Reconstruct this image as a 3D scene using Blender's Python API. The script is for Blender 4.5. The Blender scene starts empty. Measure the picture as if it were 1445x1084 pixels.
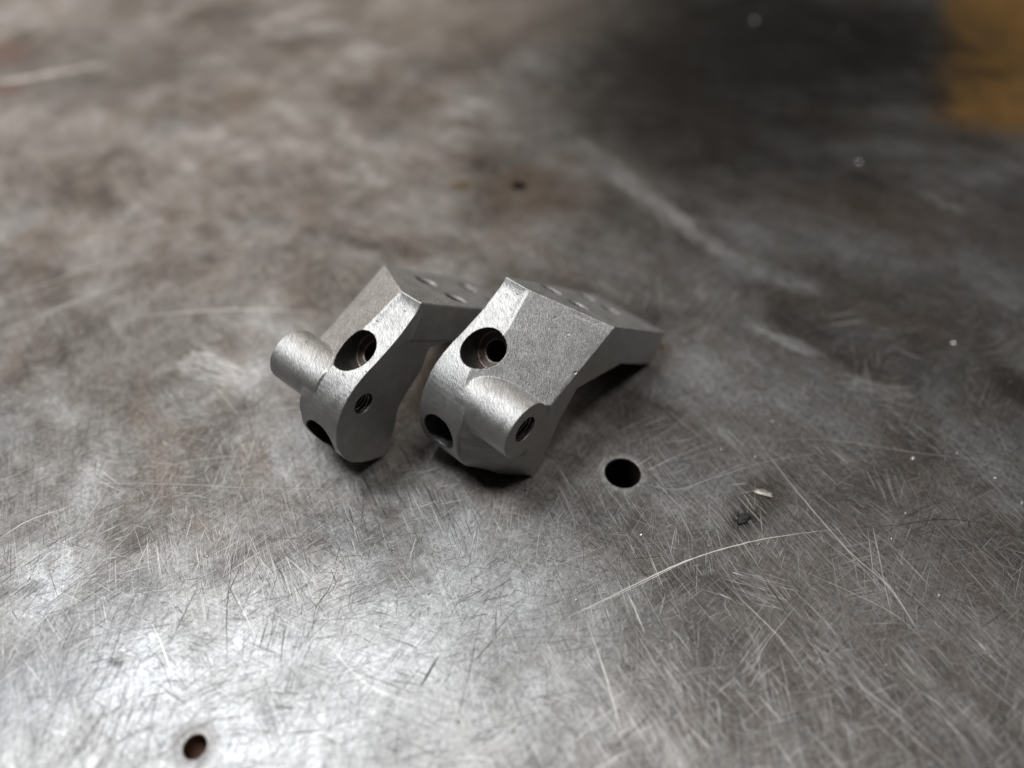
import bpy, bmesh, math, random
from mathutils import Vector, Matrix, noise

# ------------------------------------------------------------------ camera, world, lamps, exposure
scene = bpy.context.scene
CAM_H, PITCH, FPX = 0.082, math.radians(48), 1002.0      # lens height above the table, tilt, focal length in photo pixels

cam_data = bpy.data.cameras.new('camera')
cam_data.sensor_width = 36.0
cam_data.lens = 36.0 * FPX / 1445.0
cam_data.clip_start, cam_data.clip_end = 0.002, 20.0
cam_data.dof.use_dof = True
cam_data.dof.focus_distance = 0.0905
cam_data.dof.aperture_fstop = cam_data.lens / 3.4         # entrance pupil of about 3.4 mm
camera = bpy.data.objects.new('camera', cam_data)
scene.collection.objects.link(camera)
camera.location = (0, 0, CAM_H)
camera.rotation_euler = (math.pi / 2 - PITCH, 0, 0)
scene.camera = camera

world = bpy.data.worlds.new('World')
scene.world = world
world.use_nodes = True
bg = world.node_tree.nodes['Background']
bg.inputs[0].default_value = (1.0, 0.90, 0.80, 1)
bg.inputs[1].default_value = 0.028


def area_lamp(name, direction, dist, size, power, color):
    ld = bpy.data.lights.new(name, 'AREA')
    ld.shape, ld.size, ld.size_y = 'RECTANGLE', size[0], size[1]
    ld.energy, ld.color = power, color
    lo = bpy.data.objects.new(name, ld)
    scene.collection.objects.link(lo)
    aim = Vector((0, 0.07, 0))
    d = Vector(direction).normalized()
    lo.location = aim + d * dist
    ax = (Vector((1, 0, 0)) - d * d.x).normalized()          # long side of the lamp lies along the bench
    lo.rotation_euler = Matrix((ax, d.cross(ax), d)).transposed().to_euler()
    return lo


area_lamp('ceiling_lamp', (-0.36, 0.15, 0.92), 1.3, (0.60, 0.16), 13.0, (0.93, 0.97, 1.0))
area_lamp('far_fill_lamp', (-0.42, 0.80, 0.50), 2.4, (2.2, 0.9), 15.0, (1.0, 0.88, 0.76))  # unseen lamp, added to give the far table a warm sheen
area_lamp('right_fill_lamp', (0.22, 0.02, 0.97), 1.5, (0.40, 0.16), 6.0, (1.0, 0.98, 0.95))  # second overhead lamp, unseen, placed to brighten the milled faces

scene.view_settings.view_transform = 'Standard'
scene.view_settings.look = 'None'
scene.view_settings.gamma = 1.0
scene.view_settings.use_curve_mapping = False
scene.view_settings.exposure = 0.0
scene.render.engine = 'CYCLES'
scene.render.resolution_x, scene.render.resolution_y = 1024, 768

rng = random.Random(11)
MM = 0.001
CP, SP = math.cos(PITCH), math.sin(PITCH)


def at(x, y, z=0.0):
    """photo pixel -> point on the horizontal plane at height z (mm), in mm"""
    dx, dy = (x - 722.5) / FPX, (y - 542) / FPX
    d = Vector((dx, CP - dy * SP, -SP - dy * CP))
    t = (z - CAM_H * 1000) / d.z
    return Vector((d.x * t, d.y * t, z))


# ------------------------------------------------------------------ small node helpers
class NT:
    def __init__(self, name):
        self.mat = bpy.data.materials.new(name)
        self.mat.use_nodes = True
        self.t = self.mat.node_tree
        self.b = self.t.nodes['Principled BSDF']

    def n(self, kind, **kw):
        nd = self.t.nodes.new(kind)
        for k, v in kw.items():
            setattr(nd, k, v)
        return nd

    def link(self, a, b):
        self.t.links.new(a, b)

    def val(self, sock, v):
        if hasattr(v, 'is_output') or isinstance(v, bpy.types.NodeSocket):
            self.link(v, sock)
        else:
            sock.default_value = v

    def math(self, op, a, b=None, c=None, clamp=False):
        nd = self.n('ShaderNodeMath', operation=op, use_clamp=clamp)
        self.val(nd.inputs[0], a)
        if b is not None:
            self.val(nd.inputs[1], b)
        if c is not None:
            self.val(nd.inputs[2], c)
        return nd.outputs[0]

    def coords(self, scale=1000.0, rot=0.0, stretch=(1, 1, 1), base=None):
        if base is None:
            base = self.n('ShaderNodeTexCoord').outputs['Object']
        mp = self.n('ShaderNodeMapping')
        # rotate first, then stretch
        mp.inputs['Rotation'].default_value = (0, 0, rot)
        mp.inputs['Scale'].default_value = (scale, scale, scale)
        self.link(base, mp.inputs[0])
        if stretch == (1, 1, 1):
            return mp.outputs[0]
        m2 = self.n('ShaderNodeMapping')
        m2.inputs['Scale'].default_value = stretch
        self.link(mp.outputs[0], m2.inputs[0])
        return m2.outputs[0]

    def noise(self, vec, scale, detail=4, rough=0.55, dist=0.0):
        nd = self.n('ShaderNodeTexNoise')
        self.link(vec, nd.inputs['Vector'])
        nd.inputs['Scale'].default_value = scale
        nd.inputs['Detail'].default_value = detail
        nd.inputs['Roughness'].default_value = rough
        nd.inputs['Distortion'].default_value = dist
        return nd.outputs['Fac']

    def ramp(self, fac, stops):
        nd = self.n('ShaderNodeValToRGB')
        el = nd.color_ramp.elements
        while len(el) < len(stops):
            el.new(0.5)
        for e, (p, c) in zip(el, stops):
            e.position = p
            e.color = (c, c, c, 1) if isinstance(c, (int, float)) else (*c, 1)
        self.link(fac, nd.inputs[0])
        return nd.outputs[0]

    def smooth(self, v, a, b, x=0.0, y=1.0):
        nd = self.n('ShaderNodeMapRange', interpolation_type='SMOOTHSTEP')
        self.val(nd.inputs[0], v)
        for i, q in zip((1, 2, 3, 4), (a, b, x, y)):
            nd.inputs[i].default_value = q
        return nd.outputs[0]

    def mix(self, fac, a, b, mode='MIX'):
        nd = self.n('ShaderNodeMix', data_type='RGBA', blend_type=mode)
        self.val(nd.inputs[0], fac)
        for s, v in ((nd.inputs[6], a), (nd.inputs[7], b)):
            if isinstance(v, tuple):
                s.default_value = (*v, 1)
            else:
                self.link(v, s)
        return nd.outputs[2]

    def bump(self, h, strength, dist, prev=None):
        nd = self.n('ShaderNodeBump')
        nd.inputs['Strength'].default_value = strength
        nd.inputs['Distance'].default_value = dist
        self.link(h, nd.inputs['Height'])
        if prev is not None:
            self.link(prev, nd.inputs['Normal'])
        return nd.outputs[0]


# ------------------------------------------------------------------ materials
def table_material():
    m = NT('worn_steel_plate')
    tc = m.n('ShaderNodeTexCoord').outputs['Object']
    P = m.coords(base=tc)
    big = m.noise(P, 0.042, 6, 0.58, 0.5)
    mid = m.noise(P, 0.20, 9, 0.72, 0.6)
    cloud = m.noise(m.coords(base=tc, rot=0.6, stretch=(0.3, 1, 1)), 0.17, 8, 0.68, 0.3)
    streak = m.noise(m.coords(base=tc, rot=-0.55, stretch=(0.07, 1.0, 1)), 0.9, 5, 0.6, 0.15)
    streak2 = m.noise(m.coords(base=tc, rot=0.95, stretch=(0.06, 1.0, 1)), 1.1, 5, 0.6, 0.15)
    fine = m.noise(P, 1.6, 5, 0.65)
    grit = m.noise(P, 6.0, 3, 0.6)
    # clean steel <-> dark scale
    v = m.math('ADD', m.math('MULTIPLY', big, 0.44), m.math('MULTIPLY', mid, 0.22))
    v = m.math('ADD', v, m.math('MULTIPLY', cloud, 0.18))
    v = m.math('ADD', v, m.math('MULTIPLY', m.math('ADD', streak, streak2), 0.08))
    col = m.ramp(v, [(0.39, (0.06, 0.052, 0.047)), (0.465, (0.15, 0.137, 0.127)), (0.53, (0.24, 0.23, 0.222)), (0.61, (0.40, 0.40, 0.405))])
    # brown heat / rust film in blotches
    br = m.smooth(m.noise(m.coords(base=tc, rot=-0.4, stretch=(1, 0.6, 1)), 0.075, 6, 0.62, 0.7), 0.50, 0.68)
    col = m.mix(m.math('MULTIPLY', br, 0.55), col, (0.165, 0.128, 0.102))
    # bluish film, faint
    bl = m.smooth(m.noise(P, 0.055, 4, 0.5, 0.3), 0.55, 0.7)
    col = m.mix(m.math('MULTIPLY', bl, 0.22), col, (0.24, 0.27, 0.31))
    # stains and painted reflections with a place and outline of their own: (px, py, rx mm, ry mm, rot, colour, strength, softness)
    warp = m.n('ShaderNodeTexNoise')
    m.link(P, warp.inputs['Vector'])
    warp.inputs['Scale'].default_value = 0.12
    warp.inputs['Detail'].default_value = 5
    wsub = m.n('ShaderNodeVectorMath', operation='SUBTRACT')
    m.link(warp.outputs['Color'], wsub.inputs[0])
    wsub.inputs[1].default_value = (0.5, 0.5, 0.5)
    for (px, py, rx, ry, rot, c, st, soft, wa) in STAINS_AND_REFLECTIONS:
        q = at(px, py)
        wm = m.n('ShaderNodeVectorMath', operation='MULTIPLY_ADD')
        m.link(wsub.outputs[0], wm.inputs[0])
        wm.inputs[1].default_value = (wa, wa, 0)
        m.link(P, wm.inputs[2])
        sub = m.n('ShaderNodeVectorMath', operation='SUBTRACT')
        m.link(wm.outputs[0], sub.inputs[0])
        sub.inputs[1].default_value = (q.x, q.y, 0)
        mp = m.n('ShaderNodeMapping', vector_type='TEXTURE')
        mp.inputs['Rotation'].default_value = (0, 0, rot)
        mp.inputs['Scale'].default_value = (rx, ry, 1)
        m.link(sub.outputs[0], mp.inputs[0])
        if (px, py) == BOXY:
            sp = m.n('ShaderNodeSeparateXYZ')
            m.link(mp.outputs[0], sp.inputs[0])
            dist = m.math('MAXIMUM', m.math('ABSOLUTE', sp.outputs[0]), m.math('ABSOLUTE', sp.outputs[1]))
        else:
            ln = m.n('ShaderNodeVectorMath', operation='LENGTH')
            m.link(mp.outputs[0], ln.inputs[0])
            dist = ln.outputs['Value']
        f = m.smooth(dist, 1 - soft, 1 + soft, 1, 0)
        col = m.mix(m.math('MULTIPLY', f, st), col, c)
    # brushed and rubbed grain in several directions
    grain = None
    for rot, s, k in ((0.35, (0.10, 7.0, 1), 0.3), (-0.95, (0.12, 6.0, 1), 0.35), (1.25, (0.14, 8.0, 1), 0.35)):
        g = m.noise(m.coords(base=tc, rot=rot, stretch=s), 1.0, 3, 0.65, 0.0)
        g = m.math('MULTIPLY', g, k)
        grain = g if grain is None else m.math('ADD', grain, g)
    col = m.mix(1.0, col, m.ramp(grain, [(0.38, 0.55), (0.5, 0.95), (0.62, 1.35)]), 'MULTIPLY')
    col = m.mix(1.0, col, m.ramp(fine, [(0.30, 0.62), (0.5, 1.0), (0.68, 1.25)]), 'MULTIPLY')
    col = m.mix(1.0, col, m.ramp(grit, [(0.32, 0.82), (0.5, 1.0), (0.66, 1.18)]), 'MULTIPLY')
    fleck = m.smooth(m.noise(P, 3.3, 2, 0.5, 0.4), 0.70, 0.76)
    col = m.mix(m.math('MULTIPLY', fleck, 0.5), col, (0.62, 0.60, 0.57))
    pits = m.smooth(m.noise(P, 2.4, 3, 0.6), 0.66, 0.72)
    col = m.mix(m.math('MULTIPLY', pits, 0.6), col, (0.05, 0.045, 0.04))
    m.link(col, m.b.inputs['Base Color'])
    m.b.inputs['Metallic'].default_value = 0.97
    rg = m.math('MULTIPLY_ADD', mid, -0.30, 0.59)
    rg = m.math('MULTIPLY_ADD', fine, 0.10, rg, clamp=True)
    m.link(rg, m.b.inputs['Roughness'])
    h = m.math('ADD', m.math('MULTIPLY', grain, 0.9), m.math('MULTIPLY', fine, 0.7))
    h = m.math('ADD', h, m.math('MULTIPLY', grit, 0.15))
    h = m.math('MULTIPLY_ADD', mid, 1.5, h)
    m.link(m.bump(h, 0.55, 0.00006), m.b.inputs['Normal'])
    return m.mat


BOXY = (1559, 75)          # the painted amber reflection, the only straight-edged patch
STAINS_AND_REFLECTIONS = [
    # painted reflections: amber at the far right corner, red-brown at the far left
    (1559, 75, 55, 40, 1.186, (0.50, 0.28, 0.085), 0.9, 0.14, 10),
    (-12, 80, 9, 9, 0.0, (0.12, 0.05, 0.045), 0.75, 0.45, 6),
    (5, 128, 5, 3, 0.0, (0.15, 0.055, 0.05), 0.7, 0.45, 4),
    # reflection of dark surroundings painted in at far right, then two other far patches
    (1080, 60, 62, 44, 0.2, (0.032, 0.029, 0.027), 0.92, 0.5, 34),
    (1000, 190, 34, 22, -0.4, (0.04, 0.036, 0.033), 0.7, 0.5, 20),
    (160, 90, 34, 22, 0.2, (0.095, 0.09, 0.086), 0.55, 0.5, 18),
    (690, 20, 40, 22, 0.0, (0.26, 0.225, 0.19), 0.4, 0.6, 16),
    # brown mottling
    (760, 270, 13, 9, 0.1, (0.13, 0.095, 0.07), 0.55, 0.6, 9),
    (650, 262, 2.0, 2.0, 0.0, (0.12, 0.085, 0.035), 0.8, 0.4, 1.0),
    (1250, 300, 22, 9, -0.3, (0.15, 0.11, 0.085), 0.5, 0.6, 10),
    (1290, 860, 18, 16, -0.3, (0.17, 0.14, 0.125), 0.4, 0.6, 10),
    (1150, 1050, 22, 10, 0.1, (0.15, 0.125, 0.115), 0.5, 0.6, 9),
    (936, 490, 1.2, 1.0, 0.0, (0.10, 0.055, 0.035), 0.8, 0.5, 0.8),
    (1150, 700, 24, 12, -0.6, (0.17, 0.15, 0.14), 0.35, 0.7, 9),
    # paler regions on the near left
    (330, 1010, 30, 13, 0.0, (0.62, 0.63, 0.64), 0.42, 0.7, 10),
    (620, 900, 22, 12, 0.2, (0.50, 0.51, 0.52), 0.3, 0.7, 10),
    (275, 1050, 2.6, 2.4, 0.0, (0.10, 0.085, 0.075), 0.7, 0.35, 1.2),
    (879, 667, 3.3, 3.2, 0.0, (0.42, 0.40, 0.38), 0.5, 0.2, 1.0),
    # wiped, smudged patches on the near side
    (335, 790, 1.6, 5.5, -0.5, (0.11, 0.10, 0.095), 0.55, 0.6, 6),
    (600, 745, 2.0, 9.0, -0.6, (0.10, 0.09, 0.085), 0.5, 0.7, 8),
    (150, 860, 7.0, 3.5, 0.3, (0.13, 0.125, 0.125), 0.5, 0.7, 10),
    (420, 960, 5.0, 2.2, 0.5, (0.16, 0.155, 0.15), 0.5, 0.7, 9),
    (560, 1040, 4.0, 6.0, 0.2, (0.17, 0.165, 0.16), 0.45, 0.7, 9),
    (720, 930, 6.0, 4.0, 0.4, (0.14, 0.13, 0.125), 0.5, 0.7, 10),
    (980, 900, 5.0, 9.0, 0.5, (0.10, 0.092, 0.086), 0.5, 0.7, 10),
    (60, 960, 5.0, 5.0, 0.0, (0.15, 0.15, 0.16), 0.5, 0.7, 9),
    # pits and burnt specks
    (1060, 735, 4.5, 1.6, 0.5, (0.06, 0.048, 0.038), 0.7, 0.7, 5),
    (1066, 706, 3.6, 2.2, 0.6, (0.075, 0.058, 0.042), 0.8, 0.6, 6),
    (1047, 734, 1.9, 1.1, 0.4, (0.03, 0.026, 0.022), 0.9, 0.6, 4),
    (890, 942, 0.9, 0.7, 0.0, (0.06, 0.05, 0.045), 0.75, 0.75, 5.0),
    (862, 1046, 1.0, 0.7, 0.0, (0.06, 0.05, 0.045), 0.75, 0.75, 5.0),
    (165, 927, 0.8, 0.6, 0.0, (0.05, 0.04, 0.035), 0.8, 0.75, 5.0),
    (42, 830, 0.9, 0.7, 0.0, (0.06, 0.055, 0.05), 0.7, 0.75, 5.0),
    (1430, 540, 3.0, 5.0, 0.3, (0.05, 0.04, 0.035), 0.6, 0.5, 2.0),
]


def scratch_material():
    m = NT('scratched_bare_steel')
    a = m.n('ShaderNodeAttribute', attribute_name='tone')
    m.link(a.outputs['Color'], m.b.inputs['Base Color'])
    m.b.inputs['Metallic'].default_value = 0.9
    m.b.inputs['Roughness'].default_value = 0.5
    return m.mat


def part_material(name='blasted_steel', base=0.33, milled=False, side=False):
    m = NT(name)
    tc = m.n('ShaderNodeTexCoord').outputs['Object']
    P = m.coords(base=tc)
    fine = m.noise(P, 8.0, 4, 0.7)
    blot = m.noise(P, 0.45, 5, 0.6, 0.4)
    col = m.ramp(blot, [(0.3, (base * .88, base * .865, base * .845)), (0.5, (base, base * .985, base * .965)), (0.7, (base * 1.09, base * 1.075, base * 1.055))])
    col = m.mix(1.0, col, m.ramp(fine, [(0.32, 0.82), (0.5, 1.0), (0.68, 1.14)]), 'MULTIPLY')
    # file and cutter marks on the faces that were filed flat (they face up in the part's own frame)
    g = m.noise(m.coords(base=tc, rot=0.95, stretch=(0.55, 11.0, 3.0)), 1.0, 3, 0.6, 0.6)
    g2 = m.noise(m.coords(base=tc, rot=0.45, stretch=(0.5, 12.0, 3.0)), 1.0, 3, 0.6, 0.6)
    gg = m.math('ADD', m.math('MULTIPLY', g, 0.55), m.math('MULTIPLY', g2, 0.45))
    sep = m.n('ShaderNodeSeparateXYZ')
    m.link(m.n('ShaderNodeTexCoord').outputs['Normal'], sep.inputs[0])
    upf = m.smooth(sep.outputs['Z'], 0.45, 0.75, 0.15, 1.0)
    gg = m.math('MULTIPLY_ADD', m.math('SUBTRACT', gg, 0.5), upf, 0.5)
    col = m.mix(0.8, col, m.ramp(gg, [(0.40, 0.55), (0.5, 1.0), (0.60, 1.45)]), 'MULTIPLY')
    pit = m.smooth(m.noise(P, 2.1, 2, 0.5), 0.71, 0.76)
    col = m.mix(m.math('MULTIPLY', pit, 0.7), col, (0.045, 0.042, 0.04))
    pt = m.n('ShaderNodeNewGeometry').outputs['Pointiness']
    col = m.mix(m.math('MULTIPLY', m.smooth(pt, 0.52, 0.58), 0.5), col, (0.66, 0.65, 0.63))
    m.link(col, m.b.inputs['Base Color'])
    m.b.inputs['Metallic'].default_value = 0.96
    rg = m.math('MULTIPLY_ADD', blot, 0.14, 0.46)
    m.link(rg, m.b.inputs['Roughness'])
    h = m.math('ADD', m.math('MULTIPLY', fine, 0.6), m.math('MULTIPLY', gg, 2.6))
    h = m.math('MULTIPLY_ADD', pit, -0.8, h)
    m.link(m.bump(h, 0.5, 0.00007), m.b.inputs['Normal'])
    return m.mat


def plain_metal(name, col, rough, metallic=0.9, scale=3.0, bump=0.00005, var=0.35):
    m = NT(name)
    P = m.coords()
    f = m.noise(P, scale, 4, 0.65)
    c = m.ramp(f, [(0.3, tuple(q * (1 - var) for q in col)), (0.5, col), (0.7, tuple(min(1, q * (1 + var)) for q in col))])
    m.link(c, m.b.inputs['Base Color'])
    m.b.inputs['Metallic'].default_value = metallic
    m.b.inputs['Roughness'].default_value = rough
    m.link(m.bump(f, 0.6, bump), m.b.inputs['Normal'])
    return m.mat


def bored_metal():
    m = NT('drilled_dark_steel')
    P = m.coords()
    f = m.noise(P, 4.5, 4, 0.7)
    c = m.ramp(f, [(0.3, (0.05, 0.048, 0.047)), (0.55, (0.15, 0.148, 0.148)), (0.72, (0.30, 0.29, 0.285))])
    m.link(c, m.b.inputs['Base Color'])
    m.b.inputs['Metallic'].default_value = 0.9
    m.b.inputs['Roughness'].default_value = 0.36
    m.link(m.bump(f, 0.8, 0.00012), m.b.inputs['Normal'])
    return m.mat


MAT_TABLE = table_material()
MAT_SCRATCH = scratch_material()
MAT_PART = part_material('filed_blasted_steel', 0.54)
MAT_BORE = bored_metal()
MAT_DARKBORE = plain_metal('shade_black_bore', (0.03, 0.028, 0.027), 0.45, 0.8, 3.0)  # near-black colour paints in the shade inside the screw holes
MAT_SEAT = plain_metal('coppery_machined_seat', (0.27, 0.215, 0.195), 0.45, 0.85, 4.0, 0.0001)
MAT_THREAD = plain_metal('bright_thread', (0.30, 0.30, 0.30), 0.25, 1.0, 2.0, 0.00002)
MAT_HOLEWALL = plain_metal('shade_dark_hole_wall', (0.022, 0.018, 0.016), 0.6, 0.5, 1.5)  # shade down the table holes is put into this dark wall colour
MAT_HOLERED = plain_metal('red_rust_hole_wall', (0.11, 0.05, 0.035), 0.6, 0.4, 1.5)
MAT_SPECK = plain_metal('bright_metal_speck', (0.50, 0.49, 0.47), 0.4, 0.9, 2.0)
MAT_SPATTER = plain_metal('pale_spatter', (0.46, 0.43, 0.38), 0.55, 0.75, 2.5)
MAT_SLAG = plain_metal('dark_slag', (0.05, 0.046, 0.042), 0.7, 0.5, 2.5)


# ------------------------------------------------------------------ object helpers
def link_obj(name, mesh, mat=None, parent=None):
    o = bpy.data.objects.new(name, mesh)
    scene.collection.objects.link(o)
    if mat:
        mesh.materials.clear()
        mesh.materials.append(mat)
    if parent:
        o.parent = parent
    return o


def tag(o, label=None, cat=None, group=None, kind=None):
    for k, v in (('label', label), ('category', cat), ('group', group), ('kind', kind)):
        if v:
            o[k] = v
    return o


def bm_mesh(bm, name, smooth=False):
    me = bpy.data.meshes.new(name)
    bm.to_mesh(me)
    bm.free()
    if smooth:
        me.polygons.foreach_set('use_smooth', [True] * len(me.polygons))
    return me


# ------------------------------------------------------------------ the table: a thick plate with drilled holes
HOLES = [  # px, py, diameter mm, depth mm, wall material, label
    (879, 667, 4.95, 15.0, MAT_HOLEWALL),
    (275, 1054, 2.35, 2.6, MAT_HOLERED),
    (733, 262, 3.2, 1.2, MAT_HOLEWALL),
]


def build_table():
    bm = bmesh.new()
    X0, X1, Y0, Y1, T = -420, 420, -220, 620, 16.0
    outer = [bm.verts.new((x * MM, y * MM, 0)) for x, y in ((X0, Y0), (X1, Y0), (X1, Y1), (X0, Y1))]
    edges = [bm.edges.new((outer[i], outer[(i + 1) % 4])) for i in range(4)]
    rings = []
    for (px, py, d, depth, _m) in HOLES:
        c = at(px, py)
        ring = []
        for k in range(56):
            a = 2 * math.pi * k / 56
            r = d / 2 + 0.16 + 0.05 * noise.noise(Vector((math.cos(a) * 2, math.sin(a) * 2, px)))
            ring.append(bm.verts.new(((c.x + r * math.cos(a)) * MM, (c.y + r * math.sin(a)) * MM, 0)))
        rings.append(ring)
        for k in range(56):
            edges.append(bm.edges.new((ring[k], ring[(k + 1) % 56])))
    bmesh.ops.triangle_fill(bm, use_beauty=True, use_dissolve=False, edges=edges)
    for f in bm.faces:
        if f.normal.z < 0:
            f.normal_flip()
    # worn lips of the holes
    for (px, py, d, depth, _m), ring in zip(HOLES, rings):
        c = at(px, py)
        prev = ring
        for (dr, dz) in ((0.07, -0.03), (0.015, -0.12), (0.0, -0.35)):
            cur = []
            for k in range(56):
                a = 2 * math.pi * k / 56
                r = d / 2 + dr
                cur.append(bm.verts.new(((c.x + r * math.cos(a)) * MM, (c.y + r * math.sin(a)) * MM, dz * MM)))
            for k in range(56):
                f = bm.faces.new((prev[k], prev[(k + 1) % 56], cur[(k + 1) % 56], cur[k]))
                f.smooth = True
            prev = cur
    # edges and underside of the plate
    low = [bm.verts.new((v.co.x, v.co.y, -T * MM)) for v in outer]
    for i in range(4):
        bm.faces.new((outer[(i + 1) % 4], outer[i], low[i], low[(i + 1) % 4]))
    bm.faces.new(low[::-1])
    t = link_obj('table_top', bm_mesh(bm, 'table_top'), MAT_TABLE)
    tag(t, kind='structure')
    for (px, py, d, depth, wm) in HOLES:
        c = at(px, py)
        bm = bmesh.new()
        prev = None
        for z in (-0.3, -depth * 0.5, -depth):
            cur = [bm.verts.new((math.cos(2 * math.pi * k / 56) * (d / 2 + 0.004) * MM, math.sin(2 * math.pi * k / 56) * (d / 2 + 0.004) * MM, z * MM)) for k in range(56)]
            if prev:
                for k in range(56):
                    bm.faces.new((prev[k], prev[(k + 1) % 56], cur[(k + 1) % 56], cur[k])).smooth = True
            prev = cur
        bm.faces.new(prev)
        h = link_obj('drilled_hole', bm_mesh(bm, 'drilled_hole'), wm, t)
        h.location = (c.x * MM, c.y * MM, 0)
    return t


table = build_table()


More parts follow.
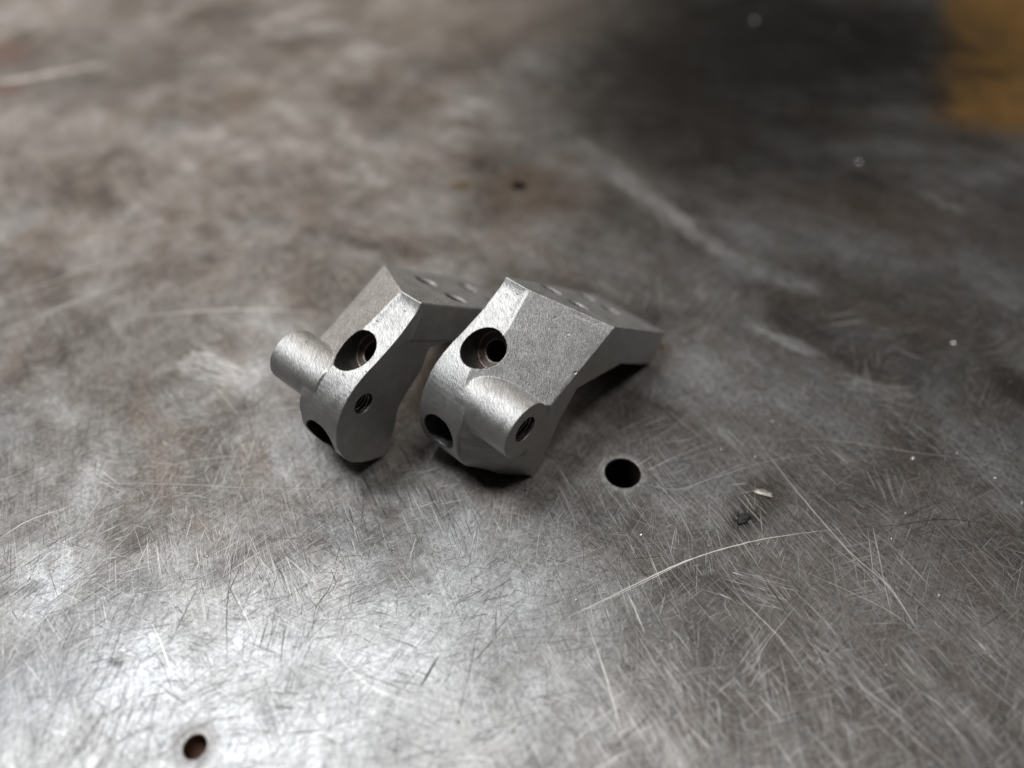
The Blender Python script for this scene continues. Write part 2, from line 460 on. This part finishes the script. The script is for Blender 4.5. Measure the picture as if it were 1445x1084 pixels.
# ------------------------------------------------------------------ scratches: thin real ribbons lying on the plate
def build_scratches():
    verts, faces, tones = [], [], []

    def clear(x, y):
        for (px, py, d, _a, _b) in HOLES:
            c = at(px, py)
            if (x - c.x) ** 2 + (y - c.y) ** 2 < (d / 2 + 0.35) ** 2:
                return False
        return True

    def ribbon(pts, w, tone, z):
        n = len(pts)
        base = None
        for i, p in enumerate(pts):
            if not clear(p.x, p.y):
                base = None
                continue
            a, b = pts[max(0, i - 1)], pts[min(n - 1, i + 1)]
            t = Vector((b.x - a.x, b.y - a.y, 0))
            if t.length < 1e-6:
                continue
            t.normalize()
            s = Vector((-t.y, t.x, 0))
            taper = min(1.0, 0.15 + 2.2 * min(i, n - 1 - i) / max(1, n - 1))
            hw = w * 0.5 * taper * rng.uniform(0.75, 1.2)
            verts.append(((p.x + s.x * hw) * MM, (p.y + s.y * hw) * MM, z * MM))
            verts.append(((p.x - s.x * hw) * MM, (p.y - s.y * hw) * MM, z * MM))
            k = len(verts) - 2
            if base is not None:
                faces.append((base, base + 1, k + 1, k))
                tones.append(tone)
            base = k

    def stroke(x, y, ang, ln, curv, w, tone, z, seg=7, jit=0.0):
        pts = []
        px, py, a = x, y, ang
        st = ln / (seg - 1)
        for i in range(seg):
            pts.append(Vector((px + rng.gauss(0, jit), py + rng.gauss(0, jit), 0)))
            px += math.cos(a) * st
            py += math.sin(a) * st
            a += curv * st
        ribbon(pts, w, tone, z)

    def tone_of(kind):
        if kind == 'light':
            g = rng.uniform(0.36, 0.66)
            return (g, g * rng.uniform(0.96, 1.0), g * rng.uniform(0.92, 1.0), 1)
        g = rng.uniform(0.05, 0.15)
        return (g, g * 0.96, g * 0.94, 1)

    # families of rubbing directions over the plate; position noise decides which family rules where
    fam = [(-1.15, 0.12), (-0.9, 0.10), (0.62, 0.12), (1.5, 0.12), (0.2, 0.14), (-0.4, 0.18), (1.0, 0.14)]
    zc = [0.004]

    def nz():
        zc[0] = 0.004 + (zc[0] - 0.004 + 0.0000037) % 0.016
        return zc[0]

    N = 26000
    for i in range(N):
        # denser in the near field, where they can be told apart
        px, py = rng.uniform(-60, 1505), 1130 - 1130 * rng.random() ** 1.4
        c = at(px, py)
        pick = noise.noise(Vector((c.x * 0.05, c.y * 0.05, 5.0))) * 6.0 + rng.gauss(3.2, 0.9)
        base, sd = fam[int(max(0, min(6, pick)))]
        ang = base + rng.gauss(0, sd * 0.7)
        ln = min(14.0, math.exp(rng.gauss(0.55, 0.7)))
        w = math.exp(rng.gauss(-3.05, 0.4))
        if rng.random() < 0.55:
            g = rng.uniform(0.20, 0.40)
            tone = (g, g * 0.98, g * 0.95, 1)
        else:
            g = rng.uniform(0.05, 0.15)
            tone = (g, g * 0.95, g * 0.91, 1)
        stroke(c.x, c.y, ang, ln, 0.0, w, tone, nz(), 4, 0.0)
    # patches of parallel rubbing, as a dragged part or a grinding disc leaves them
    for _ in range(420):
        px, py = rng.uniform(-20, 1465), 1110 - 760 * rng.random() ** 1.3
        c = at(px, py)
        if px > 760 and py > 560 and rng.random() < 0.7:
            base = rng.gauss(-1.12, 0.13)
        else:
            base, sd = fam[rng.randrange(7)]
            base += rng.gauss(0, sd)
        dark = rng.random() < 0.42
        rad = math.exp(rng.gauss(1.05, 0.5))
        long_ = rng.uniform(0.6, 1.6)
        for _k in range(rng.randrange(8, 34)):
            g = rng.uniform(0.04, 0.10) if dark else rng.uniform(0.24, 0.48)
            if px > 760 and not dark:
                g = rng.uniform(0.30, 0.60)
            stroke(c.x + rng.gauss(0, rad), c.y + rng.gauss(0, rad), base + rng.gauss(0, 0.09), long_ * rng.uniform(1.2, 6.0), 0.0,
                   math.exp(rng.gauss(-3.05, 0.45)), (g, g * 0.97, g * 0.94, 1), nz(), 4, 0.0)
    # long single scratches traced from the plate: pixel polyline, width mm, tone
    L, D = (0.72, 0.69, 0.64, 1), (0.055, 0.048, 0.043, 1)
    longs = [
        ([(800, 872), (880, 833), (955, 797), (1030, 772), (1100, 757), (1180, 747)], 0.14, L),
        ([(812, 868), (900, 826), (980, 788), (1060, 765)], 0.06, L),
        ([(1180, 747), (1260, 742), (1340, 733), (1445, 747)], 0.09, D),
        ([(820, 650), (940, 690), (1005, 675), (1090, 650), (1200, 634)], 0.05, L),
        ([(1010, 545), (1090, 650), (1140, 712), (1200, 780), (1250, 825), (1297, 893)], 0.10, L),
        ([(1230, 800), (1262, 838), (1296, 892)], 0.16, (0.6, 0.58, 0.55, 1)),
        ([(826, 872), (850, 940), (868, 1000), (880, 1050)], 0.10, L),
        ([(884, 835), (900, 870), (910, 895)], 0.09, L),
        ([(905, 610), (915, 665), (918, 720), (916, 770)], 0.05, D),
        ([(1020, 820), (1060, 860), (1100, 900), (1140, 955)], 0.07, L),
        ([(330, 770), (322, 840), (320, 880), (320, 940)], 0.11, D),
        ([(345, 790), (330, 820), (318, 850)], 0.09, D),
        ([(513, 690), (512, 720), (508, 745)], 0.09, D),
        ([(480, 790), (465, 830), (445, 860), (440, 900)], 0.09, D),
        ([(0, 688), (120, 682), (250, 684), (400, 690), (560, 688)], 0.05, (0.42, 0.41, 0.39, 1)),
        ([(215, 880), (232, 920), (245, 958)], 0.09, L),
        ([(720, 900), (860, 898), (1000, 905), (1070, 900)], 0.04, D),
        ([(690, 830), (672, 900), (660, 960), (640, 1030)], 0.07, D),
        ([(1120, 800), (1250, 860), (1300, 900)], 0.05, L),
        ([(0, 760), (40, 735), (100, 715)], 0.08, L),
        ([(60, 860), (120, 815), (200, 770), (330, 720)], 0.05, D),
        ([(460, 905), (510, 960), (560, 985), (620, 1000)], 0.06, L),
        ([(1085, 620), (1180, 622), (1300, 640), (1445, 655)], 0.06, L),
        ([(1085, 0), (1200, 60), (1330, 88)], 0.12, (0.4, 0.38, 0.36, 1)),
        ([(0, 470), (70, 440), (150, 408), (205, 380)], 0.16, (0.55, 0.54, 0.53, 1)),
        ([(210, 445), (330, 437), (440, 440)], 0.35, (0.48, 0.46, 0.44, 1)),
        ([(0, 420), (80, 395), (150, 365)], 0.2, (0.5, 0.49, 0.48, 1)),
    ]
    for pl, w, tone in longs:
        P = [at(*q) for q in pl]
        pts = []
        for i in range(len(P) - 1):
            p0, p1, p2, p3 = P[max(0, i - 1)], P[i], P[i + 1], P[min(len(P) - 1, i + 2)]
            for k in range(9):
                t = k / 9
                pts.append(0.5 * ((2 * p1) + (p2 - p0) * t + (2 * p0 - 5 * p1 + 4 * p2 - p3) * t * t + (3 * p1 - p0 - 3 * p2 + p3) * t ** 3)
                           + Vector((rng.gauss(0, 0.02), rng.gauss(0, 0.02), 0)))
        pts.append(P[-1])
        ribbon(pts, w, tone, 0.022 + nz() * 0.1)
    # broad pale scuffs, plus one painted reflection streak at far left, made of many strokes: from, to, half width mm, count, tone
    for (a, b, hw, cnt, g) in [((800, 195), (905, 262), 3.4, 130, 0.36), ((870, 245), (970, 318), 2.6, 170, 0.44), ((940, 300), (1030, 362), 2.6, 170, 0.44), ((1000, 345), (1080, 392), 3.2, 110, 0.34), ((1060, 380), (1150, 410), 2.6, 90, 0.42), ((1050, 455), (1150, 500), 1.2, 110, 0.5),
                               ((1300, 270), (1360, 300), 2.2, 90, 0.42), ((1180, 535), (1290, 560), 2.0, 80, 0.42), ((-10, 118), (140, 92), 1.2, 120, 0.62),
                               ((-10, 50), (70, 25), 4.0, 160, 0.42), ((350, 40), (450, 8), 4.5, 220, 0.5), ((250, 95), (340, 75), 5.0, 160, 0.38),
                               ((500, 300), (640, 330), 5.0, 110, 0.36), ((260, 500), (345, 535), 3.0, 160, 0.5)]:
        A, B = at(*a), at(*b)
        d = B - A
        ang = math.atan2(d.y, d.x)
        s = Vector((-d.y, d.x, 0)).normalized()
        for _k in range(cnt):
            q = A + d * rng.uniform(-0.05, 0.9) + s * rng.gauss(0, hw * 0.5)
            gg = g * rng.uniform(0.8, 1.2)
            stroke(q.x, q.y, ang + rng.gauss(0, 0.05), rng.uniform(0.1, 0.3) * d.length, 0, rng.uniform(0.06, 0.16), (gg, gg * .98, gg * .96, 1), nz(), 6, 0.02)
    me = bpy.data.meshes.new('scratches')
    me.from_pydata(verts, [], faces)
    at_ = me.attributes.new('tone', 'FLOAT_COLOR', 'FACE')
    buf = [c for t in tones for c in t]
    at_.data.foreach_set('color', buf)
    o = link_obj('scratches', me, MAT_SCRATCH, table)
    tag(o, kind='stuff')
    return o


build_scratches()

# ------------------------------------------------------------------ the two machined steel brackets (mirror images)
WID = 14.0
PLAIN = [(10.2, 21.75), (9.3, 20.88), (7.6, 19.98), (5.6, 19.03), (2.1, 17.9), (-0.3, 17.3), (-2.4, 16.45), (-4.5, 14.9), (-6.2, 12.5), (-7.1, 9.7),
         (-7.3, 7.0), (-6.95, 4.6), (-5.8, 2.3), (-3.5, 0.5), (-0.4, 0.0), (2.2, 3.5), (4.0, 7.4), (8.2, 10.2), (9.8, 12.2), (11.2, 14.1), (28.9, 0.0), (32.1, 4.55)]
PLAIN_RAISED = PLAIN[:9] + [(-6.95, 9.4), (-6.85, 7.6), (-6.3, 5.6), (-5.3, 3.9), (-3.2, 1.9), (-0.4, 0.15)] + PLAIN[15:]   # this one stands with its nose a little raised
BOSSIDE = [(16.3, 17.0), (14.5, 16.36), (12.5, 15.65), (10.5, 14.95), (8.0, 14.06), (6.0, 13.35), (4.2, 12.75), (3.2, 12.45), (2.9, 11.2), (1.0, 9.6),
           (-1.0, 8.0), (-1.75, 6.65), (-1.1, 3.9), (-0.25, 0.7), (0.0, 0.0), (2.6, 3.3), (5.5, 7.9), (8.8, 11.1), (14.0, 9.4), (19.4, 7.55), (28.9, 0.0), (32.1, 4.55)]
# how far across the width the plain shape reaches, per profile point
REACH = [3.2, 3.2, 3.4, 3.8, 4.6, 5.6, 6.2, 6.6, 6.8, 6.8, 6.8, 6.8, 6.8, 6.6, 6.0, 5.0, 5.0, 5.0, 5.0, 5.0, 5.0, 5.0]
BOSS_C = (-1.78, 12.45)
E_BOSS = 5.0


def catmull(pts, lo, hi, n):
    """resample the front curve smoothly between index lo and hi"""
    out = []
    for i in range(lo, hi):
        p0, p1, p2, p3 = pts[max(lo, i - 1)], pts[i], pts[i + 1], pts[min(hi, i + 2)]
        for k in range(n):
            t = k / n
            out.append(tuple(0.5 * (2 * b + (c - a) * t + (2 * a - 5 * b + 4 * c - d) * t * t + (3 * b - a - 3 * c + d) * t ** 3) for a, b, c, d in zip(p0, p1, p2, p3)))
    return out


def dense(sec, curved):
    n = 4
    if curved:
        front = catmull(sec, 0, 14, n)
    else:
        front = []
        for i in range(14):
            for k in range(n):
                t = k / n
                front.append(tuple(a + (b - a) * t for a, b in zip(sec[i], sec[i + 1])))
    back = catmull(sec, 14, 19, n) if curved else catmull(sec, 14, 16, n) + [tuple(a + (b - a) * k / n for a, b in zip(sec[i], sec[i + 1])) for i in (16, 17, 18) for k in range(n)]
    return front + back + [sec[19], sec[20], sec[21]]


def cylinder_bm(c, axis, r, l0, l1, seg=72, r2=None):
    """solid cylinder along axis from c+axis*l0 to c+axis*l1 (mm)"""
    bm = bmesh.new()
    ax = Vector(axis).normalized()
    u = ax.orthogonal().normalized()
    v = ax.cross(u)
    a = [bm.verts.new(Vector(c) + ax * l0 + (u * math.cos(t) + v * math.sin(t)) * r) for t in [2 * math.pi * k / seg for k in range(seg)]]
    rr = r if r2 is None else r2
    b = [bm.verts.new(Vector(c) + ax * l1 + (u * math.cos(t) + v * math.sin(t)) * rr) for t in [2 * math.pi * k / seg for k in range(seg)]]
    for k in range(seg):
        bm.faces.new((a[k], a[(k + 1) % seg], b[(k + 1) % seg], b[k]))
    bm.faces.new(a[::-1])
    bm.faces.new(b)
    bmesh.ops.recalc_face_normals(bm, faces=bm.faces)
    return bm


def temp_obj(bm):
    me = bpy.data.meshes.new('tmp')
    bm.to_mesh(me)
    bm.free()
    o = bpy.data.objects.new('tmp', me)
    scene.collection.objects.link(o)
    return o


# bores: opening centre (e, s, z), inward direction, counterbore radius, depth, through radius, through length
PLATE_DIR = Vector((0, 0.7865, -0.6175))           # down the mounting plate (e, s, z)
PLATE_N = Vector((0, 0.6175, 0.7865))              # plate normal
BORES = [
    dict(c=(3.9, 1.5, 17.5), d=(-0.04, 0.70, -0.70), R=2.72, depth=3.5, r=1.5, length=9.0),
    dict(c=(3.6, -7.15, 8.2), d=(0.12, 0.97, -0.10), R=2.6, depth=6.5, r=1.4, length=8.0),
]
PLATE_HOLES_R = [(2.1, 9.4), (6.8, 9.4), (2.1, 20.5), (6.8, 20.5)]
PLATE_HOLES_L = [(3.5, 12.2), (9.3, 12.2), (3.5, 23.3), (9.3, 23.3)]


def ridge_point(e, along):
    base = Vector((e, 10.2, 21.75))
    return base + PLATE_DIR * along


def build_bracket(mirror, loc, yaw, label):
    sx = -1.0 if mirror else 1.0
    offs = 0.0 if mirror else -WID
    PLATE_HOLES = PLATE_HOLES_L if mirror else PLATE_HOLES_R
    # --- solid: loft of sections
    plain = PLAIN_RAISED if mirror else PLAIN
    flat = [(10.5, 21.5), (9.35, 21.02), (7.6, 20.15), (5.6, 19.2), (2.1, 18.0), (-0.3, 17.35)] + plain[6:]
    reach = [q[0] for q in dense([(r, r) for r in REACH], False)]
    pl, fl, bs = dense(plain, True), dense(flat, True), dense(BOSSIDE, False)
    def gap(k):
        return 0.8 + (0.15 - 0.8) * min(1.0, max(0.0, (k - 16) / 12.0))
    secs = [[(0.0, *p) for p in pl], [(r, *p) for r, p in zip(reach, pl)], [(r + gap(k), *p) for k, (r, p) in enumerate(zip(reach, fl))]]
    step, mid = [], []
    for k, (r, p, q) in enumerate(zip(reach, fl, bs)):
        f = 0.0 if k < 34 or k > 44 else 0.12 * min(1, (k - 34) / 3, (44 - k) / 3)      # shoulder between nose and boss
        step.append((r + gap(k) + 0.25, p[0] + (BOSS_C[0] - p[0]) * f, p[1] + (BOSS_C[1] - p[1]) * f))
        t = (10.5 - r - 0.5) / (WID - r - 0.5)
        b = max(0.0, 1 - abs(k - 53) / 10.0) * 1.3                                       # belly of the foot
        sag = -0.3 if 2 < k < 26 else 0.0                                                # left full here, the flat is cut below
        mid.append((10.5, p[0] + (q[0] - p[0]) * t - b, p[1] + (q[1] - p[1]) * t - sag))
    secs += [step, mid, [(WID, *p) for p in bs]]
    bm = bmesh.new()
    loops = [[bm.verts.new(p) for p in sec] for sec in secs]
    n = len(loops[0])
    for a, b in zip(loops[:-1], loops[1:]):
        for k in range(n):
            bm.faces.new((a[k], a[(k + 1) % n], b[(k + 1) % n], b[k]))
    for lp in (loops[0], loops[-1]):
        bm.faces.new(lp)
    bmesh.ops.triangulate(bm, faces=[f for f in bm.faces if len(f.verts) > 4])
    bmesh.ops.recalc_face_normals(bm, faces=bm.faces)
    ob = temp_obj(bm)

    cutters = []

    def boolean(op, bmx):
        cut = temp_obj(bmx)
        cut.hide_render = True
        md = ob.modifiers.new('b', 'BOOLEAN')
        md.operation, md.object, md.solver = op, cut, 'MANIFOLD'
        cutters.append(cut)

    cx, BOSS_R = ((-1.65, 12.75), 3.75) if mirror else ((-1.75, 11.95), 4.05)
    # the sloping face is milled off flat, then the boss stands out of it
    N3 = Vector((0.651, -0.347, 1.0)).normalized()
    A3 = Vector((14.0, 16.3, 17.0))
    U3 = N3.orthogonal().normalized()
    V3 = N3.cross(U3)
    bx = bmesh.new()
    lo_ = [bx.verts.new(A3 + U3 * a * 60 + V3 * b * 60) for a, b in ((-1, -1), (1, -1), (1, 1), (-1, 1))]
    hi_ = [bx.verts.new(v.co + N3 * 30) for v in lo_]
    for k in range(4):
        bx.faces.new((lo_[k], lo_[(k + 1) % 4], hi_[(k + 1) % 4], hi_[k]))
    bx.faces.new(lo_)
    bx.faces.new(hi_)
    bmesh.ops.recalc_face_normals(bx, faces=bx.faces)
    boolean('DIFFERENCE', bx)
    boolean('UNION', cylinder_bm((0, *cx), (1, 0, 0), BOSS_R, 5.0, WID + 0.05, 96))
    # mounting plate stands a little proud of the plain side
    bx = bmesh.new()
    q = [ridge_point(0, 0.6) - PLATE_N * 0.12, ridge_point(0, 27.5) - PLATE_N * 0.12, ridge_point(0, 27.5) - PLATE_N * 5.25, ridge_point(0, 0.6) - PLATE_N * 5.25]
    va = [bx.verts.new((-0.10, p.y, p.z - 0.02)) for p in q]
    vb = [bx.verts.new((1.0, p.y, p.z - 0.02)) for p in q]
    for k in range(4):
        bx.faces.new((va[k], va[(k + 1) % 4], vb[(k + 1) % 4], vb[k]))
    bx.faces.new(va)
    bx.faces.new(vb)
    bmesh.ops.recalc_face_normals(bx, faces=bx.faces)
    boolean('UNION', bx)
    for b in BORES:
        boolean('DIFFERENCE', cylinder_bm(b['c'], b['d'], b['R'], -6, b['depth']))
        boolean('DIFFERENCE', cylinder_bm(b['c'], b['d'], b['r'], -1, b['length']))
    hx = cx if mirror else (-1.87, 12.35)
    boolean('DIFFERENCE', cylinder_bm((0, *hx), (1, 0, 0), 1.5, -1.0, WID + 1))
    boolean('DIFFERENCE', cylinder_bm((0, *hx), (1, 0, 0), 1.85, 7.0, WID + 1))
    for e, al in PLATE_HOLES:
        boolean('DIFFERENCE', cylinder_bm(ridge_point(e, al), PLATE_N, 1.3, -8, 2))
        boolean('DIFFERENCE', cylinder_bm(ridge_point(e, al), PLATE_N, 1.2, -0.5, 0.25, 64, 2.1))
    md = ob.modifiers.new('r', 'REMESH')
    md.mode, md.voxel_size, md.adaptivity = 'VOXEL', 0.11, 0.0
    md.use_smooth_shade = True
    sm = ob.modifiers.new('s', 'SMOOTH')
    sm.factor, sm.iterations = 0.5, 2
    bpy.context.view_layer.update()
    dg = bpy.context.evaluated_depsgraph_get()
    me = bpy.data.meshes.new_from_object(ob.evaluated_get(dg))
    bpy.data.objects.remove(ob)
    for cut in cutters:
        bpy.data.objects.remove(cut)

    # --- uneven hand-finished surface: slow waviness, small dents and nicks
    cos = [v.co.copy() for v in me.vertices]
    nos = [n_.vector.copy() for n_ in me.vertex_normals]
    flatco = []
    for c3, n3 in zip(cos, nos):
        d = 0.030 * noise.noise(c3 * 0.45) + 0.005 * noise.noise(c3 * 2.3 + Vector((7, 1, 3)))
        nk = noise.noise(c3 * 1.35 + Vector((31, 5, 9)))
        if nk > 0.68:
            d -= (nk - 0.68) * 0.5
        flatco.extend(c3 + n3 * d)
    me.vertices.foreach_set('co', flatco)
    me.update()

    # --- sort faces into the parts they belong to
    def bore_of(p):
        for i, b in enumerate(BORES):
            d = Vector(b['d']).normalized()
            w = p - Vector(b['c'])
            t = w.dot(d)
            r = (w - d * t).length
            if t > -3.2 and t < b['depth'] - 0.12 and r < b['R'] + 0.10 and r > b['R'] - 0.14:
                return 'counterbore', i
            if abs(t - b['depth']) <= 0.14 and r < b['R'] + 0.1 and r > b['r'] - 0.05:
                return 'seat', i
            if t > b['depth'] and t < b['length'] + 0.3 and r < b['r'] + 0.12:
                return 'counterbore', i
        return None

    groups = {}
    vs = me.vertices
    for poly in me.polygons:
        p = poly.center
        ry = math.hypot(p.y - cx[0], p.z - cx[1])
        w = p - Vector((p.x, 10.2, 21.75))
        along, up = w.dot(PLATE_DIR), w.dot(PLATE_N)
        key = None
        bo = bore_of(p)
        rh = math.hypot(p.y - hx[0], p.z - hx[1])
        if rh < (1.5 if p.x < 6.9 else 1.85) + 0.12 and 0.10 < p.x < WID - 0.10:
            key = ('tapped_hole', 0)
        elif bo:
            key = bo
        else:
            for i, (e, al) in enumerate(PLATE_HOLES):
                rr = math.hypot(p.x - e, along - al)
                if rr < 1.46 and -5.0 < up < -0.12:
                    key = ('screw_hole', i)
            if key is None:
                # front limit of the plate follows the ridge back towards the boss side
                lim = 0.0 if p.x < 3.2 else (p.x - 3.2) / 10.8 * 7.75
                if up > -5.75 and along > lim + 0.02 and (up > -0.25 or along > lim + 0.9):
                    key = ('mounting_plate', 0)
                elif ry < BOSS_R + 0.10 and p.x > E_BOSS and (ry > BOSS_R - 0.12 or p.x > WID - 0.12) and not (p.x > WID - 0.25 and p.y > 1.4 and p.z < 12):
                    key = ('boss', 0)
                else:
                    key = ('body', 0)
        groups.setdefault(key, []).append(poly.index)

    root = bpy.data.objects.new('machined_bracket', None)
    scene.collection.objects.link(root)
    root.empty_display_size = 0.01
    root.location = (loc.x * MM, loc.y * MM, 0)
    root.rotation_euler = (0, 0, math.radians(yaw))
    tag(root, label, 'metal bracket', 'mirrored pair of machined brackets')

    co = [((offs + v.co.x) * MM if not mirror else -v.co.x * MM, v.co.y * MM, v.co.z * MM) for v in vs]
    nrm = [((n_.vector.x * sx), n_.vector.y, n_.vector.z) for n_ in me.vertex_normals]

    def sub(key, name, mat, parent):
        idx = groups.get(key)
        if not idx:
            return None
        remap, nv, nf, nn = {}, [], [], []
        for pi in idx:
            f = []
            for vi in me.polygons[pi].vertices:
                if vi not in remap:
                    remap[vi] = len(nv)
                    nv.append(co[vi])
                    nn.append(nrm[vi])
                f.append(remap[vi])
            nf.append(f[::-1] if mirror else f)
        m2 = bpy.data.meshes.new(name)
        m2.from_pydata(nv, [], nf)
        m2.polygons.foreach_set('use_smooth', [True] * len(nf))
        m2.normals_split_custom_set_from_vertices(nn)
        return link_obj(name, m2, mat, parent)

    body = sub(('body', 0), 'body', MAT_PART, root)
    boss = sub(('boss', 0), 'boss', MAT_PART, root)
    plate = sub(('mounting_plate', 0), 'mounting_plate', MAT_PART, root)
    for i in range(len(BORES)):
        sub(('counterbore', i), 'counterbore', MAT_BORE, body)
        sub(('seat', i), 'counterbore_seat', MAT_SEAT, body)
    sub(('tapped_hole', 0), 'tapped_hole', MAT_BORE, boss)
    for i in range(len(PLATE_HOLES)):
        sub(('screw_hole', i), 'screw_hole', MAT_DARKBORE, plate)
    # thread cut in the tapped hole: a helical rib
    verts, faces = [], []
    pitch, rr, turns = 0.5, 1.87, (WID - 0.5) / 0.5
    steps = int(turns * 28)
    for k in range(steps):
        a = 2 * math.pi * k / 28
        x = 0.25 + pitch * k / 28
        for (dr, dx) in ((0.06, -0.2), (-0.15, 0.0), (0.06, 0.2)):
            X = min(max(x + dx, 0.5), WID - 0.12)
            r = (rr if X > 7.02 else rr - 0.35) + dr
            verts.append(((offs + X) * MM if not mirror else -X * MM, (hx[0] + math.cos(a) * r) * MM, (hx[1] + math.sin(a) * r) * MM))
        if k:
            b = len(verts) - 6
            for j in (0, 1):
                faces.append((b + j, b + j + 1, b + j + 4, b + j + 3))
    mt = bpy.data.meshes.new('thread')
    mt.from_pydata(verts, [], faces)
    link_obj('thread', mt, MAT_THREAD, boss)
    bpy.data.meshes.remove(me)
    return root


build_bracket(False, at(752, 673), -41.5, 'grey steel bracket with its round boss and threaded hole turned beside the drilled table hole')
build_bracket(True, at(545, 642), -39.0, 'grey steel bracket whose flat shadowed side with one threaded hole faces the other bracket')


# ------------------------------------------------------------------ specks of metal and weld spatter on the plate
def blob(seed, rx, ry, rz, lump=0.35, sub=3):
    bm = bmesh.new()
    bmesh.ops.create_icosphere(bm, subdivisions=sub, radius=1.0)
    for v in bm.verts:
        n1 = 1 + lump * noise.noise(v.co * 1.6 + Vector((seed * 3.1, 0, 0))) + lump * 0.4 * noise.noise(v.co * 4 + Vector((0, seed, 0)))
        v.co = Vector((v.co.x * rx * n1 * MM, v.co.y * ry * n1 * MM, (v.co.z * rz * n1 + rz * 0.35) * MM))
    return bm_mesh(bm, 'blob', True)


SPECKS = [(905, 755, .42), (1018, 635, .62), (1066, 645, .4), (1289, 647, .6), (1405, 675, .5), (1442, 710, .5), (1071, 768, .4), (813, 846, .35), (1278, 724, .35),
          (752, 360, .75), (1064, 30, 1.2), (1212, 229, .8), (645, 1018, .4), (1190, 1052, .3), (498, 395, .4), (1325, 840, .35), (1090, 595, .4),
          (605, 838, .3), (770, 985, .3), (935, 905, .3), (1258, 760, .3), (1190, 40, .7), (930, 690, .25), (860, 745, .25), (1000, 770, .3), (1350, 640, .35),
          (700, 770, .25), (555, 775, .25), (400, 768, .35), (292, 785, .35), (230, 850, .3), (985, 500, .6), (1345, 485, .8), (575, 470, .3)]
for i, (px, py, r) in enumerate(SPECKS):
    c = at(px, py)
    o = link_obj('metal_speck', blob(i + 1, r * rng.uniform(.5, .75), r * rng.uniform(.3, .5), r * 0.28), MAT_SPECK)
    o.location = (c.x * MM, c.y * MM, 0)
    o.rotation_euler = (0, 0, rng.uniform(0, 3.14))
    tag(o, 'tiny bright metal speck stuck to the scratched steel tabletop', 'metal speck', 'metal specks scattered on the tabletop')

c = at(1077, 697)
o = link_obj('weld_spatter', blob(51, 1.25, 0.55, 0.28, 0.5), MAT_SPATTER)
o.location, o.rotation_euler = (c.x * MM, c.y * MM, 0), (0, 0, -0.35)
tag(o, 'pale shiny weld spatter drop beside a burnt pit on the tabletop', 'weld spatter')
c = at(1049, 732)
o = link_obj('slag_crumb', blob(57, 1.15, 0.62, 0.3, 0.6), MAT_SLAG)
o.location, o.rotation_euler = (c.x * MM, c.y * MM, 0), (0, 0, 0.5)
tag(o, 'black lumpy slag crumb next to the pale weld spatter drop', 'slag')
